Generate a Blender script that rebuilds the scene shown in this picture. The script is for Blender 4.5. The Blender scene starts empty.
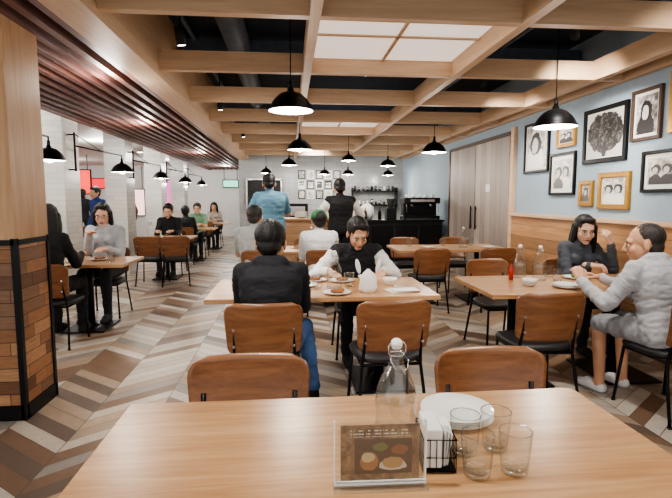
import bpy, bmesh, math, random
import numpy as np
from mathutils import Vector, Matrix, Euler
from mathutils import noise as mn
random.seed(7)
C = bpy.context
scene = C.scene
V = Vector

# ------------------------------------------------------------ node materials
def newmat(name):
    m = bpy.data.materials.new(name); m.use_nodes = True
    nt = m.node_tree
    b = nt.nodes['Principled BSDF']
    return m, nt, b
def srgb(c):
    return tuple(((x/255)/12.92 if x/255 <= .04045 else ((x/255+.055)/1.055)**2.4) for x in c)+(1,)
def nd(nt, t, **kw):
    n = nt.nodes.new(t)
    for k, v in kw.items():
        setattr(n, k, v)
    return n
def mth(nt, op, a, b=None, c=None):
    n = nt.nodes.new('ShaderNodeMath'); n.operation = op
    for i, x in enumerate((a, b, c)):
        if x is None: continue
        if isinstance(x, (int, float)): n.inputs[i].default_value = x
        else: nt.links.new(x, n.inputs[i])
    return n.outputs[0]
def ramp(nt, fac, stops, const=False):
    r = nt.nodes.new('ShaderNodeValToRGB')
    if const: r.color_ramp.interpolation = 'CONSTANT'
    e = r.color_ramp.elements
    while len(e) < len(stops): e.new(0.5)
    for i, (p, c) in enumerate(stops):
        e[i].position = p; e[i].color = c
    nt.links.new(fac, r.inputs[0])
    return r.outputs[0]
def mixc(nt, fac, a, b, mode='MIX'):
    n = nt.nodes.new('ShaderNodeMix'); n.data_type = 'RGBA'; n.blend_type = mode
    for i, x in ((0, fac), (6, a), (7, b)):
        if isinstance(x, (int, float)): n.inputs[i].default_value = x
        elif isinstance(x, tuple): n.inputs[i].default_value = x
        else: nt.links.new(x, n.inputs[i])
    return n.outputs[2]
def objco(nt):
    return nt.nodes.new('ShaderNodeTexCoord').outputs['Object']
def mapping(nt, vec, scale=(1, 1, 1), rot=(0, 0, 0), loc=(0, 0, 0)):
    m = nt.nodes.new('ShaderNodeMapping')
    m.inputs['Scale'].default_value = scale; m.inputs['Rotation'].default_value = rot
    m.inputs['Location'].default_value = loc
    nt.links.new(vec, m.inputs['Vector']); return m.outputs[0]
def noise(nt, vec, scale=5, detail=4, rough=.5, dist=0):
    n = nt.nodes.new('ShaderNodeTexNoise')
    n.inputs['Scale'].default_value = scale; n.inputs['Detail'].default_value = detail
    n.inputs['Roughness'].default_value = rough; n.inputs['Distortion'].default_value = dist
    nt.links.new(vec, n.inputs['Vector']); return n.outputs['Fac']
def bump(nt, b, h, strength=.3, dist=.01):
    n = nt.nodes.new('ShaderNodeBump'); n.inputs['Strength'].default_value = strength
    n.inputs['Distance'].default_value = dist
    nt.links.new(h, n.inputs['Height']); nt.links.new(n.outputs[0], b.inputs['Normal'])

def plain(name, col, rough=.5, metal=0, bmp=0, bscale=40, var=.08, spec=None):
    m, nt, b = newmat(name)
    co = objco(nt)
    c = srgb(col)
    dark = tuple(x*(1-var*2) for x in c[:3])+(1,)
    lite = tuple(min(1, x*(1+var)) for x in c[:3])+(1,)
    f = noise(nt, co, bscale*.3, 3)
    nt.links.new(ramp(nt, f, [(.3, dark), (.7, lite)]), b.inputs['Base Color'])
    b.inputs['Roughness'].default_value = rough; b.inputs['Metallic'].default_value = metal
    if spec is not None: b.inputs['Specular IOR Level'].default_value = spec
    if bmp: bump(nt, b, noise(nt, co, bscale, 4), bmp, .01)
    return m
def emit(name, col, strength):
    m, nt, b = newmat(name)
    b.inputs['Base Color'].default_value = srgb(col)
    b.inputs['Emission Color'].default_value = srgb(col)
    b.inputs['Emission Strength'].default_value = strength
    return m
def wood(name, c1, c2, axis='x', rough=.4, scale=1.0, planks=None, contrast=1.0, coat=0):
    m, nt, b = newmat(name)
    co = objco(nt)
    s = {'x': (.6, 9, 9), 'y': (9, .6, 9), 'z': (9, 9, .6)}[axis]
    s = tuple(k*scale for k in s)
    mv = mapping(nt, co, s)
    if planks:
        sep = nd(nt, 'ShaderNodeSeparateXYZ'); nt.links.new(co, sep.inputs[0])
        idx = mth(nt, 'FLOOR', mth(nt, 'DIVIDE', sep.outputs[planks[0]], planks[1]))
        wn = nd(nt, 'ShaderNodeTexWhiteNoise', noise_dimensions='1D'); nt.links.new(idx, wn.inputs['W'])
        add = nd(nt, 'ShaderNodeVectorMath', operation='ADD')
        comb = nd(nt, 'ShaderNodeCombineXYZ')
        k = mth(nt, 'MULTIPLY', wn.outputs['Value'], 37.0)
        for i in range(3): nt.links.new(k, comb.inputs[i])
        nt.links.new(mv, add.inputs[0]); nt.links.new(comb.outputs[0], add.inputs[1])
        mv = add.outputs[0]
    f1 = noise(nt, mv, 1.6, 8, .6, 1.2)
    f2 = noise(nt, mv, 7, 5, .7, .3)
    f = mth(nt, 'ADD', mth(nt, 'MULTIPLY', f1, .65), mth(nt, 'MULTIPLY', f2, .35))
    col = ramp(nt, f, [(.5-.16/contrast, srgb(c2)), (.5+.16/contrast, srgb(c1))])
    if planks:
        shade = mth(nt, 'ADD', mth(nt, 'MULTIPLY', wn.outputs['Value'], .5), .75)
        cc = nd(nt, 'ShaderNodeCombineXYZ')
        for i in range(3): nt.links.new(shade, cc.inputs[i])
        col = mixc(nt, 1.0, col, cc.outputs[0], 'MULTIPLY')
        fr = mth(nt, 'FRACT', mth(nt, 'DIVIDE', sep.outputs[planks[0]], planks[1]))
        ln = mth(nt, 'LESS_THAN', fr, .004/planks[1])
        col = mixc(nt, ln, col, (.03, .02, .01, 1))
    nt.links.new(col, b.inputs['Base Color'])
    b.inputs['Roughness'].default_value = rough
    b.inputs['Coat Weight'].default_value = coat
    b.inputs['Coat Roughness'].default_value = .25
    bump(nt, b, f2, .08, .003)
    return m
def glassmat(name, tint=(1, 1, 1), edge=(.5, .56, .56), refl=1.0):
    """thin-walled clear glass: see-through; toward grazing angles the wall absorbs and reflects more"""
    m = bpy.data.materials.new(name); m.use_nodes = True; nt = m.node_tree
    nt.nodes.clear()
    out = nd(nt, 'ShaderNodeOutputMaterial'); mix = nd(nt, 'ShaderNodeMixShader')
    tr = nd(nt, 'ShaderNodeBsdfTransparent')
    gl = nd(nt, 'ShaderNodeBsdfGlossy'); gl.inputs['Roughness'].default_value = .03; gl.inputs[0].default_value = (1, 1, 1, 1)
    lw = nd(nt, 'ShaderNodeLayerWeight'); lw.inputs['Blend'].default_value = .5
    nt.links.new(mixc(nt, mth(nt, 'POWER', lw.outputs['Facing'], 3.0), tint+(1,), edge+(1,)), tr.inputs[0])
    f = mth(nt, 'MULTIPLY', mth(nt, 'ADD', mth(nt, 'MULTIPLY', mth(nt, 'POWER', lw.outputs['Facing'], 3.0), .55), .08), refl)
    nt.links.new(f, mix.inputs[0]); nt.links.new(tr.outputs[0], mix.inputs[1]); nt.links.new(gl.outputs[0], mix.inputs[2])
    nt.links.new(mix.outputs[0], out.inputs[0])
    return m

def floor_mat():
    m, nt, b = newmat('chevron_tile')
    co = objco(nt)
    sep = nd(nt, 'ShaderNodeSeparateXYZ'); nt.links.new(co, sep.inputs[0])
    x, y = sep.outputs[0], sep.outputs[1]
    W, P = .44, .135
    tri = mth(nt, 'PINGPONG', x, W)
    v = mth(nt, 'DIVIDE', mth(nt, 'ADD', y, mth(nt, 'MULTIPLY', tri, .8)), P)
    ci = mth(nt, 'FLOOR', mth(nt, 'DIVIDE', x, W))
    vi = mth(nt, 'FLOOR', v)
    comb = nd(nt, 'ShaderNodeCombineXYZ')
    nt.links.new(ci, comb.inputs[0]); nt.links.new(vi, comb.inputs[1])
    wn = nd(nt, 'ShaderNodeTexWhiteNoise', noise_dimensions='3D'); nt.links.new(comb.outputs[0], wn.inputs['Vector'])
    col = ramp(nt, wn.outputs['Value'], [(0, srgb((184, 172, 157))), (.18, srgb((158, 138, 118))), (.36, srgb((122, 98, 80))),
        (.5, srgb((140, 132, 124))), (.64, srgb((196, 187, 174))), (.8, srgb((104, 90, 80))), (.9, srgb((172, 147, 120)))], True)
    g = noise(nt, mapping(nt, co, (12, 12, 12)), 1.5, 6, .65, .6)
    col = mixc(nt, .32, col, ramp(nt, g, [(.3, (.3, .27, .25, 1)), (.7, (1, 1, 1, 1))]), 'MULTIPLY')
    l1 = mth(nt, 'LESS_THAN', mth(nt, 'FRACT', v), .045)
    l2 = mth(nt, 'LESS_THAN', mth(nt, 'FRACT', mth(nt, 'DIVIDE', x, W)), .014)
    ln = mth(nt, 'MAXIMUM', l1, l2)
    col = mixc(nt, ln, col, srgb((84, 75, 68)))
    nt.links.new(col, b.inputs['Base Color'])
    nt.links.new(mth(nt, 'ADD', mth(nt, 'MULTIPLY', g, .25), .24), b.inputs['Roughness'])
    bump(nt, b, g, .05, .003)
    return m
def patch_mat():
    m, nt, b = newmat('reclaimed_wood_patchwork')
    co = objco(nt)
    sep = nd(nt, 'ShaderNodeSeparateXYZ'); nt.links.new(co, sep.inputs[0])
    h = mth(nt, 'ADD', sep.outputs[0], sep.outputs[1])
    zi = mth(nt, 'DIVIDE', sep.outputs[2], .085)
    zf = mth(nt, 'FLOOR', zi)
    off = mth(nt, 'MULTIPLY', zf, .37)
    hi = mth(nt, 'DIVIDE', mth(nt, 'ADD', h, off), .3)
    comb = nd(nt, 'ShaderNodeCombineXYZ')
    nt.links.new(mth(nt, 'FLOOR', hi), comb.inputs[0]); nt.links.new(zf, comb.inputs[1])
    wn = nd(nt, 'ShaderNodeTexWhiteNoise', noise_dimensions='3D'); nt.links.new(comb.outputs[0], wn.inputs['Vector'])
    col = ramp(nt, wn.outputs['Value'], [(0, srgb((152, 106, 72))), (.25, srgb((186, 142, 104))), (.45, srgb((118, 82, 58))), (.6, srgb((168, 120, 84))),
        (.8, srgb((140, 106, 80)))], True)
    g = noise(nt, mapping(nt, co, (3, 3, 30)), 2, 6, .7, .8)
    col = mixc(nt, .6, col, ramp(nt, g, [(.3, (.35, .28, .22, 1)), (.65, (1, 1, 1, 1))]), 'MULTIPLY')
    ln = mth(nt, 'MAXIMUM', mth(nt, 'LESS_THAN', mth(nt, 'FRACT', zi), .05), mth(nt, 'LESS_THAN', mth(nt, 'FRACT', hi), .015))
    col = mixc(nt, ln, col, (.015, .01, .008, 1))
    nt.links.new(col, b.inputs['Base Color']); b.inputs['Roughness'].default_value = .55
    bump(nt, b, g, .2, .005)
    return m
def tile_mat(name, col, grout, w=.2, h=.1, rough=.25):
    m, nt, b = newmat(name)
    co = objco(nt)
    sep = nd(nt, 'ShaderNodeSeparateXYZ'); nt.links.new(co, sep.inputs[0])
    hh = mth(nt, 'ADD', sep.outputs[0], sep.outputs[1])
    comb = nd(nt, 'ShaderNodeCombineXYZ')
    nt.links.new(hh, comb.inputs[0]); nt.links.new(sep.outputs[2], comb.inputs[1])
    br = nd(nt, 'ShaderNodeTexBrick')
    nt.links.new(comb.outputs[0], br.inputs['Vector'])
    br.inputs['Color1'].default_value = srgb(col)
    br.inputs['Color2'].default_value = tuple(x*.86 for x in srgb(col)[:3])+(1,)
    br.inputs['Mortar'].default_value = srgb(grout)
    br.inputs['Scale'].default_value = 1; br.inputs['Brick Width'].default_value = w
    br.inputs['Row Height'].default_value = h; br.inputs['Mortar Size'].default_value = .003
    nt.links.new(br.outputs['Color'], b.inputs['Base Color'])
    b.inputs['Roughness'].default_value = rough
    return m
def art_mat(i, w, h, warm=False):
    rnd = random.Random(i)
    m, nt, b = newmat('photo_print_%d' % i)
    co = objco(nt)
    sep = nd(nt, 'ShaderNodeSeparateXYZ'); nt.links.new(co, sep.inputs[0])
    y, z = sep.outputs[1], sep.outputs[2]
    n = noise(nt, co, 14+rnd.random()*10, 5, .6, .5)
    g1, g2 = (srgb((70, 66, 62)), srgb((205, 200, 192))) if rnd.random() < .5 else (srgb((120, 115, 108)), srgb((225, 220, 212)))
    col = ramp(nt, n, [(.35, g1), (.65, g2)])
    def ell(cy, cz, a, bb):
        dy = mth(nt, 'POWER', mth(nt, 'ABSOLUTE', mth(nt, 'DIVIDE', mth(nt, 'SUBTRACT', y, cy*w), a*w)), 2.0)
        dz = mth(nt, 'POWER', mth(nt, 'ABSOLUTE', mth(nt, 'DIVIDE', mth(nt, 'SUBTRACT', z, cz*h), bb*h)), 2.0)
        dd = mth(nt, 'ADD', mth(nt, 'ADD', dy, dz), mth(nt, 'MULTIPLY', mth(nt, 'SUBTRACT', n, .5), 1.1))
        return mth(nt, 'LESS_THAN', dd, 1.0)
    if i == 4:
        col = mixc(nt, ell(0, .05, .5, .45), srgb((200, 196, 188)), ramp(nt, noise(nt, co, 24, 6, .8, 1), [(.5, srgb((24, 23, 23))), (.62, srgb((130, 126, 120)))]))
        col = mixc(nt, ell(0, -.36, .07, .16), col, srgb((35, 33, 32)))
    else:
        np_ = 1 if w < h*1.0 else 2
        for k in range(np_):
            cx = (rnd.random()-.5)*.2 if np_ == 1 else (-.2+.4*k)
            s = 1.1 if np_ == 1 else .7
            col = mixc(nt, ell(cx, -.36, .38*s, .34*s), col, srgb(rnd.choice([(40, 38, 38), (225, 222, 216), (90, 86, 84)])))
            col = mixc(nt, ell(cx, .09, .25*s, .25*s), col, srgb((28, 26, 26)))
            col = mixc(nt, ell(cx+.03, .04, .14*s, .18*s), col, srgb((205, 190, 178) if warm else (190, 186, 180)))
    nt.links.new(col, b.inputs['Base Color']); b.inputs['Roughness'].default_value = .35
    return m

# ------------------------------------------------------------ mesh builder
class MB:
    def __init__(s):
        s.v = []; s.f = []; s.m = []; s.s = []; s.mats = []
    def mi(s, mat):
        if mat not in s.mats: s.mats.append(mat)
        return s.mats.index(mat)
    def add(s, vs, fs, mat, smooth=True, M=None):
        o = len(s.v)
        if M is not None: vs = [M @ V(v) for v in vs]
        s.v.extend([tuple(v) for v in vs])
        k = s.mi(mat)
        for f in fs:
            s.f.append([i+o for i in f]); s.m.append(k); s.s.append(smooth and len(f) <= 4)
    def addbm(s, bm, mat, smooth=True, M=None):
        bm.verts.index_update()
        s.add([v.co.copy() for v in bm.verts], [[v.index for v in f.verts] for f in bm.faces], mat, smooth, M)
        bm.free()
    def box(s, c, d, mat, bev=0, rot=None, seg=2):
        bm = bmesh.new()
        bmesh.ops.create_cube(bm, size=1)
        bmesh.ops.scale(bm, vec=V(d), verts=bm.verts)
        if bev:
            bmesh.ops.bevel(bm, geom=list(bm.edges), offset=bev, segments=seg, affect='EDGES', profile=.5)
        M = Matrix.Translation(V(c))
        if rot is not None: M = M @ Euler(rot).to_matrix().to_4x4()
        s.addbm(bm, mat, False, M)
    def b2(s, lo, hi, mat, bev=0):
        lo, hi = V(lo), V(hi)
        s.box((lo+hi)/2, hi-lo, mat, bev)
    def cyl(s, p1, p2, r1, mat, r2=None, seg=16, caps=True):
        p1, p2 = V(p1), V(p2); r2 = r1 if r2 is None else r2
        d = p2-p1
        bm = bmesh.new()
        bmesh.ops.create_cone(bm, cap_ends=caps, segments=seg, radius1=r1, radius2=r2, depth=d.length)
        M = Matrix.Translation((p1+p2)/2) @ d.to_track_quat('Z', 'Y').to_matrix().to_4x4()
        s.addbm(bm, mat, True, M)
    def sph(s, c, r, mat, seg=16, M=None):
        bm = bmesh.new()
        bmesh.ops.create_uvsphere(bm, u_segments=seg, v_segments=max(6, seg*2//3), radius=1)
        if isinstance(r, (int, float)): r = (r, r, r)
        bmesh.ops.scale(bm, vec=V(r), verts=bm.verts)
        MM = Matrix.Translation(V(c))
        if M is not None: MM = M @ MM
        s.addbm(bm, mat, True, MM)
    def lathe(s, prof, mat, c=(0, 0, 0), seg=28, M=None, ripple=None):
        vs = []; fs = []
        n = len(prof)
        for i in range(seg):
            a = 2*math.pi*i/seg
            for (r, z) in prof:
                rr = r*(1+(ripple(a, z) if ripple else 0))
                vs.append((c[0]+rr*math.cos(a), c[1]+rr*math.sin(a), c[2]+z))
        for i in range(seg):
            j = (i+1) % seg
            for k in range(n-1):
                fs.append([i*n+k, j*n+k, j*n+k+1, i*n+k+1])
        s.add(vs, fs, mat, True, M)
    def tube(s, pts, r, mat, seg=8, closed=False):
        pts = [V(p) for p in pts]; n = len(pts)
        vs = []; fs = []
        prev = None
        for i, p in enumerate(pts):
            if closed: t = pts[(i+1) % n]-pts[i-1]
            else: t = pts[min(i+1, n-1)]-pts[max(i-1, 0)]
            t.normalize()
            if prev is None:
                a = V((0, 0, 1)) if abs(t.z) < .9 else V((1, 0, 0))
                u = t.cross(a).normalized()
            else:
                u = (prev-t*prev.dot(t)).normalized()
            prev = u; w = t.cross(u)
            for k in range(seg):
                an = 2*math.pi*k/seg
                vs.append(p+u*math.cos(an)*r+w*math.sin(an)*r)
        m = n if closed else n-1
        for i in range(m):
            for k in range(seg):
                a = i*seg+k; b = i*seg+(k+1) % seg; j = ((i+1) % n)*seg
                fs.append([a, b, j+(k+1) % seg, j+k])
        if not closed:
            fs.append(list(range(seg))[::-1]); fs.append([(n-1)*seg+k for k in range(seg)])
        s.add(vs, fs, mat, True)
    def mesh(s, name):
        me = bpy.data.meshes.new(name)
        me.from_pydata(s.v, [], s.f)
        for m in s.mats: me.materials.append(m)
        me.polygons.foreach_set('material_index', s.m)
        me.polygons.foreach_set('use_smooth', s.s)
        me.update()
        bm = bmesh.new(); bm.from_mesh(me)
        bmesh.ops.recalc_face_normals(bm, faces=bm.faces); bm.to_mesh(me); bm.free()
        return me
    def build(s, name, loc=(0, 0, 0), rz=0):
        return place(s.mesh(name), name, loc, rz)
def place(me, name, loc=(0, 0, 0), rz=0):
    o = bpy.data.objects.new(name, me)
    o.location = loc; o.rotation_euler = (0, 0, rz)
    scene.collection.objects.link(o)
    return o

# ------------------------------------------------------------ materials
M_oak = wood('oak_table', (204, 162, 118), (164, 118, 76), 'x', .30, 1.0, coat=.3, contrast=1.15)
M_beam = wood('beam_wood_x', (220, 190, 158), (190, 156, 124), 'x', .5, contrast=.8)
M_beamy = wood('beam_wood_y', (220, 190, 158), (190, 156, 124), 'y', .5, contrast=.8)
M_pill = wood('oak_veneer', (200, 162, 120), (168, 128, 90), 'z', .45, .7)
M_slat = wood('walnut_slat', (124, 82, 72), (86, 54, 48), 'y', .5)
M_chair = wood('walnut_plywood', (152, 102, 66), (106, 66, 41), 'x', .32, 1.0, coat=.25)
M_wain = wood('wainscot_wood', (186, 142, 100), (148, 106, 70), 'y', .4, planks=(2, .16))
M_door = wood('grey_door_wood', (176, 164, 154), (144, 131, 121), 'z', .5, planks=(1, .2))
M_ctr = wood('counter_wood', (188, 152, 118), (150, 112, 82), 'x', .45, planks=(2, .12))
M_floor = floor_mat(); M_patch = patch_mat()
M_tile = tile_mat('white_tile', (206, 203, 197), (176, 174, 170), .3, .075)
M_gtile = tile_mat('grey_tile', (160, 162, 162), (130, 130, 130), .3, .15)
M_blk = plain('black_metal', (22, 22, 24), .4, .6, var=.02)
M_blkm = plain('black_matte', (20, 20, 22), .7, 0, var=.02)
M_seat = plain('black_leather', (36, 35, 37), .45, 0, .15, 120)
M_dark = plain('dark_ceiling_paint', (40, 49, 62), .9)
M_duct = plain('dark_duct_paint', (78, 92, 110), .5)
M_blue = plain('blue_grey_paint', (154, 171, 183), .8, var=.02)
M_white = plain('white_paint', (216, 214, 210), .7, var=.02)
M_whgl = plain('white_enamel', (240, 238, 232), .25, var=.01)
M_plate = plain('white_porcelain', (238, 236, 230), .12, var=.01)
M_gold = plain('gold_frame', (176, 132, 62), .35, .7, .3, 80)
M_brownf = plain('brown_frame', (70, 48, 34), .5)
M_mat = plain('paper_mat', (228, 226, 220), .8, var=.01)
M_paper = plain('paper', (235, 232, 226), .8, var=.03)
M_steel = plain('steel', (190, 190, 192), .25, 1, var=.03)
M_glass = glassmat('clear_glass', (.94, .955, .955))
M_water = glassmat('water', (.93, .95, .95), (.7, .74, .74), .8)
M_red = plain('red_plastic', (190, 40, 34), .35)
M_food = plain('food_brown', (150, 92, 44), .5, 0, .6, 60, .3)
M_green = plain('food_green', (90, 120, 52), .5, 0, .6, 60, .3)
M_panel = emit('light_panel', (248, 238, 228), .36)
M_bulb = emit('bulb', (255, 244, 226), 16)
M_down = emit('downlight', (255, 250, 240), 10)

# ------------------------------------------------------------ room shell
def shell(name, lo, hi, mat, bev=0):
    mb = MB(); lo = V(lo); hi = V(hi); c = (lo+hi)/2
    mb.box((0, 0, 0), hi-lo, mat, bev)
    return mb.build(name, c)
mb = MB(); mb.b2((-11.2, -2.2, -.1), (3.5, 19.2, 0), M_floor); mb.build('floor')
shell('ceiling', (-1.3, -2, 3.15), (3.5, 14.1, 3.25), M_dark)
shell('ceiling_left', (-11.2, -2, 2.66), (-1.3, 19.2, 2.76), M_white)
shell('wall_right', (3.25, -2, 0), (3.4, 14.1, 3.15), M_blue)
shell('wall_back', (-1.3, 14, 0), (3.25, 14.15, 3.15), M_gtile)
shell('wall_divider', (-1.4, 14.0, 0), (-1.3, 19, 2.66), M_gtile)
shell('wall_far', (-11.2, 19, 0), (-1.3, 19.15, 2.66), M_white)
shell('wall_left', (-11.3, -2, 0), (-11.2, 19.15, 2.66), M_white)
shell('trim_soffit', (-1.36, -2, 2.5), (-1.13, 14, 3.15), M_beamy)
shell('wall_right_wainscot', (3.205, -2, 0), (3.249, 6.85, 1.18), M_wain)
shell('trim_1', (3.17, -2, 1.18), (3.249, 6.87, 1.225), M_beamy, .006)
shell('trim_2', (3.2, 6.85, 0), (3.249, 6.95, 2.45), M_beamy)
shell('baseboard_right', (3.2, 9.75, 0), (3.249, 13.99, .12), M_blkm)
shell('baseboard_back', (-1.29, 13.97, 0), (3.2, 13.999, .12), M_blkm)
for i in range(2):
    mb = MB()
    mb.box((0, 0, 1.17), (.05, 1.3, 2.34), M_door, .004)
    yy = .55 if i == 0 else -.55
    mb.cyl((-.05, yy, .9), (-.05, yy, 1.3), .012, M_blk)
    for z in (.95, 1.25): mb.cyl((-.05, yy, z), (-.02, yy, z), .008, M_blk)
    if i == 0: mb.box((-.028, .1, 1.6), (.006, .16, .12), M_paper)
    mb.build('door_%d' % (i+1), (3.222, 7.62+1.325*i, 0.002))
shell('trim_3', (3.19, 6.95, 2.345), (3.249, 9.62, 2.4), M_brownf)
shell('trim_5', (3.19, 9.62, 0), (3.249, 9.68, 2.4), M_brownf)

mb = MB()
xs = [.17, 1.54, 2.93]
ys = [3.2+1.385*k for k in range(-3, 8)]
for x in xs: mb.b2((x-.035, -1.9, 2.545), (x+.035, 13.95, 2.73), M_beamy)
for y in ys: mb.b2((-1.13, y-.035, 2.55), (3.24, y+.035, 2.72), M_beam)
mb.b2((3.18, -1.9, 2.545), (3.245, 13.95, 2.74), M_beamy)
mb.build('ceiling_beams')
mb = MB()
for i in range(11):
    x = -2.86+i*.145
    mb.b2((x-.03, -1.9, 2.52), (x+.03, 18.9, 2.655), M_slat)
mb.build('ceiling_slats')
shell('trim_4', (-2.98, -1.9, 2.5), (-2.92, 18.9, 2.66), M_slat)
for (y0, y1, x0, x1) in ((3.235, 4.55, .205, 1.505), (-.915, .41, .205, 1.505), (7.39, 8.7, .205, 1.505)):
    mb = MB(); xm, ym = (x0+x1)/2, (y0+y1)/2
    for a in range(2):
        for b_ in range(2):
            xa = x0+(x1-x0)/2*a; ya = y0+(y1-y0)/2*b_
            mb.b2((xa+.012-xm, ya+.012-ym, 0), (xa+(x1-x0)/2-.012-xm, ya+(y1-y0)/2-.012-ym, .02), M_panel)
    mb.b2((x0-xm, -.014, -.012), (x1-xm, .014, .03), M_beam)
    mb.b2((-.014, y0-ym, -.012), (.014, y1-ym, .03), M_beamy)
    mb.build('ceiling_light_panel', (xm, ym, 2.68))
mb = MB()
mb.cyl((-.5, -1.8, 2.98), (-.5, 13.9, 2.98), .12, M_duct, seg=20)
for x in (2.0, 2.3, -.95): mb.cyl((x, -1.8, 3.05), (x, 13.9, 3.05), .025, M_duct, seg=10)
for y in (2.4, 5.3, 8.1, 10.5):
    mb.b2((-1.1, y, 2.85), (3.2, y+.25, 3.05), M_duct)
mb.build('ceiling_duct')

# pillar
mb = MB()
w, d = .46, .42
mb.box((0, 0, 1.15+.755), (w, d, 1.5), M_pill)
mb.box((0, 0, .575), (w-.01, d-.01, 1.13), M_patch)
for sx in (-1, 1):
    for sy in (-1, 1):
        mb.box((sx*(w/2-.012), sy*(d/2-.012), .59), (.034, .034, 1.17), M_blk)
for z in (.05, 1.15):
    hh = .1 if z < .5 else .035
    for sy in (-1, 1): mb.box((0, sy*(d/2-.002), z), (w+.012, .014, hh), M_blk)
    for sx in (-1, 1): mb.box((sx*(w/2-.002), 0, z), (.014, d+.012, hh), M_blk)
mb.build('wood_pillar', (-1.93, 3.42, 0))

def shade(mb, c, R, Hh, cord_to=None):
    s = R/.2
    prof = [(.028*s, Hh), (.032*s, Hh*.86), (.06*s, Hh*.82), (.1*s, Hh*.72), (.145*s, Hh*.5), (.175*s, Hh*.27), (.186*s, .025), (.2*s, .008), (.2*s, 0)]
    mb.lathe([(0.001, Hh)]+prof, M_blk, c)
    mb.lathe([(r-.005, z-.003) for r, z in prof[1:]], M_whgl, c)
    mb.cyl(V(c)+V((0, 0, Hh)), V(c)+V((0, 0, Hh+.06*s)), .02*s, M_blk)
    mb.sph(V(c)+V((0, 0, Hh*.3-.02)), .065*s, M_bulb)
    if cord_to: mb.cyl(V(c)+V((0, 0, Hh+.05)), (c[0], c[1], cord_to), .005, M_blk, seg=8)
def ptlight(name, loc, e, col=(1, .94, .86), r=.06):
    l = bpy.data.lights.new(name, 'POINT'); l.energy = e; l.color = col; l.shadow_soft_size = r
    o = bpy.data.objects.new(name, l); o.location = loc; scene.collection.objects.link(o); return o
for i, y in enumerate((4.4, 6.9, 9.4, 11.9, 14.4)):
    shell('tiled_column', (-3.36, y, 0.001), (-2.985, y+.5, 2.655), M_tile)
    mb = MB()
    mb.cyl((0, 0, -.22), (0, 0, .3), .014, M_blk)
    for z in (-.2, .27): mb.cyl((0, 0, z), (-.09, 0, z), .01, M_blk)
    mb.cyl((0, 0, .12), (.12, 1.5, .12), .011, M_blk)
    mb.cyl((0, 0, .28), (.06, .75, .13), .007, M_blk)
    mb.cyl((.12, 1.5, .12), (.12, 1.5, .03), .01, M_blk)
    shade(mb, (.12, 1.5, -.15), .18, .17)
    mb.build('swing_arm_lamp', (-2.89, y+.15, 2.02))
    ptlight('swing_lamp_light', (-2.77, y+1.65, 1.83), 7)
for (x, y, z, R) in ((0.02, 4.45, 2.2, .2), (2.5, 4.5, 2.1, .2), (.16, 7.4, 2.15, .19), (2.2, 7.4, 2.13, .19), (.0, 11.2, 2.18, .18), (2.25, 11.2, 2.18, .18),
                     (.9, 12.6, 2.05, .15), (1.5, 12.6, 2.05, .15), (2.6, 12.9, 2.05, .15), (-.6, 13, 2.1, .15), (1.2, 10, 2.2, .15)):
    mb = MB(); shade(mb, (0, 0, 0), R, R*.95, 3.14-z)
    mb.build('pendant_lamp', (x, y, z))
    ptlight('pendant_light', (x, y, z-.06), 15)
def spot(x, y, z, tgt, e, ang=80):
    mb = MB(); d = (V(tgt)-V((x, y, z))).normalized()
    mb.cyl(-d*.08, d*.05, .035, M_blkm); mb.cyl(d*.045, d*.052, .028, M_down)
    mb.cyl((0, 0, 0), (0, 0, 3.14-z if x > -1.2 else 2.65-z), .008, M_blk)
    mb.build('track_spotlight', (x, y, z))
    l = bpy.data.lights.new('spot_light', 'SPOT'); l.energy = e; l.spot_size = math.radians(ang); l.spot_blend = .8; l.color = (1, .95, .89); l.shadow_soft_size = .08
    o = bpy.data.objects.new('spot_light', l); o.location = V((x, y, z))+d*.08
    o.rotation_euler = d.to_track_quat('-Z', 'Y').to_euler(); scene.collection.objects.link(o)
spot(-.8, 3.9, 2.62, (-.6, 4.5, 0), 80)
spot(-.88, 6.6, 2.62, (-.8, 7, 0), 80)
spot(-.85, 9.4, 2.62, (-.5, 9.6, 0), 80)
spot(2.3, 3.9, 2.75, (3.2, 5.1, 1.8), 75)
spot(2.2, 5.6, 2.75, (3.2, 6.0, 1.8), 65)
spot(2.3, 2.2, 2.75, (3.1, 3.8, 1.5), 60)
spot(-.6, 1.2, 2.75, (.2, 1.8, .5), 75)
spot(1.9, 1.0, 2.75, (1.0, 1.8, .5), 80)
spot(-.7, 2.6, 2.75, (-.4, 3.4, .8), 90)
spot(1.9, 2.6, 2.75, (1.6, 3.4, .8), 80)
spot(.8, 5.2, 2.75, (.8, 6.2, .8), 80)
spot(1.9, 9.0, 2.75, (2, 9.6, .8), 80)
spot(0.6, 12.2, 2.75, (.8, 14, 1.8), 80)
mb = MB()
for x in (-3.9, -5.6, -7.4, -9.4):
    for y in (1, 3.5, 6, 8.5, 11, 13.5, 16, 18):
        mb.cyl((x, y, -.012), (x, y, .0), .07, M_down, seg=16)
        mb.cyl((x, y, -.008), (x, y, 0.004), .09, M_white, seg=16)
mb.build('recessed_downlights', (0, 0, 2.655))
for x, y in ((-4, 2), (-4, 6.5), (-4, 11), (-4, 16), (-7, 4), (-7, 10), (-7, 16), (-2.1, 17)):
    ptlight('ceiling_light', (x, y, 2.45), 42, (1, .98, .95), .15)
ptlight('slat_light', (-2.1, 7.6, 2.42), 20, r=.1); ptlight('slat_light', (-2.1, 12.2, 2.42), 20, r=.1); ptlight('slat_light', (-1.6, 4.7, 2.42), 16, r=.1)

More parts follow.
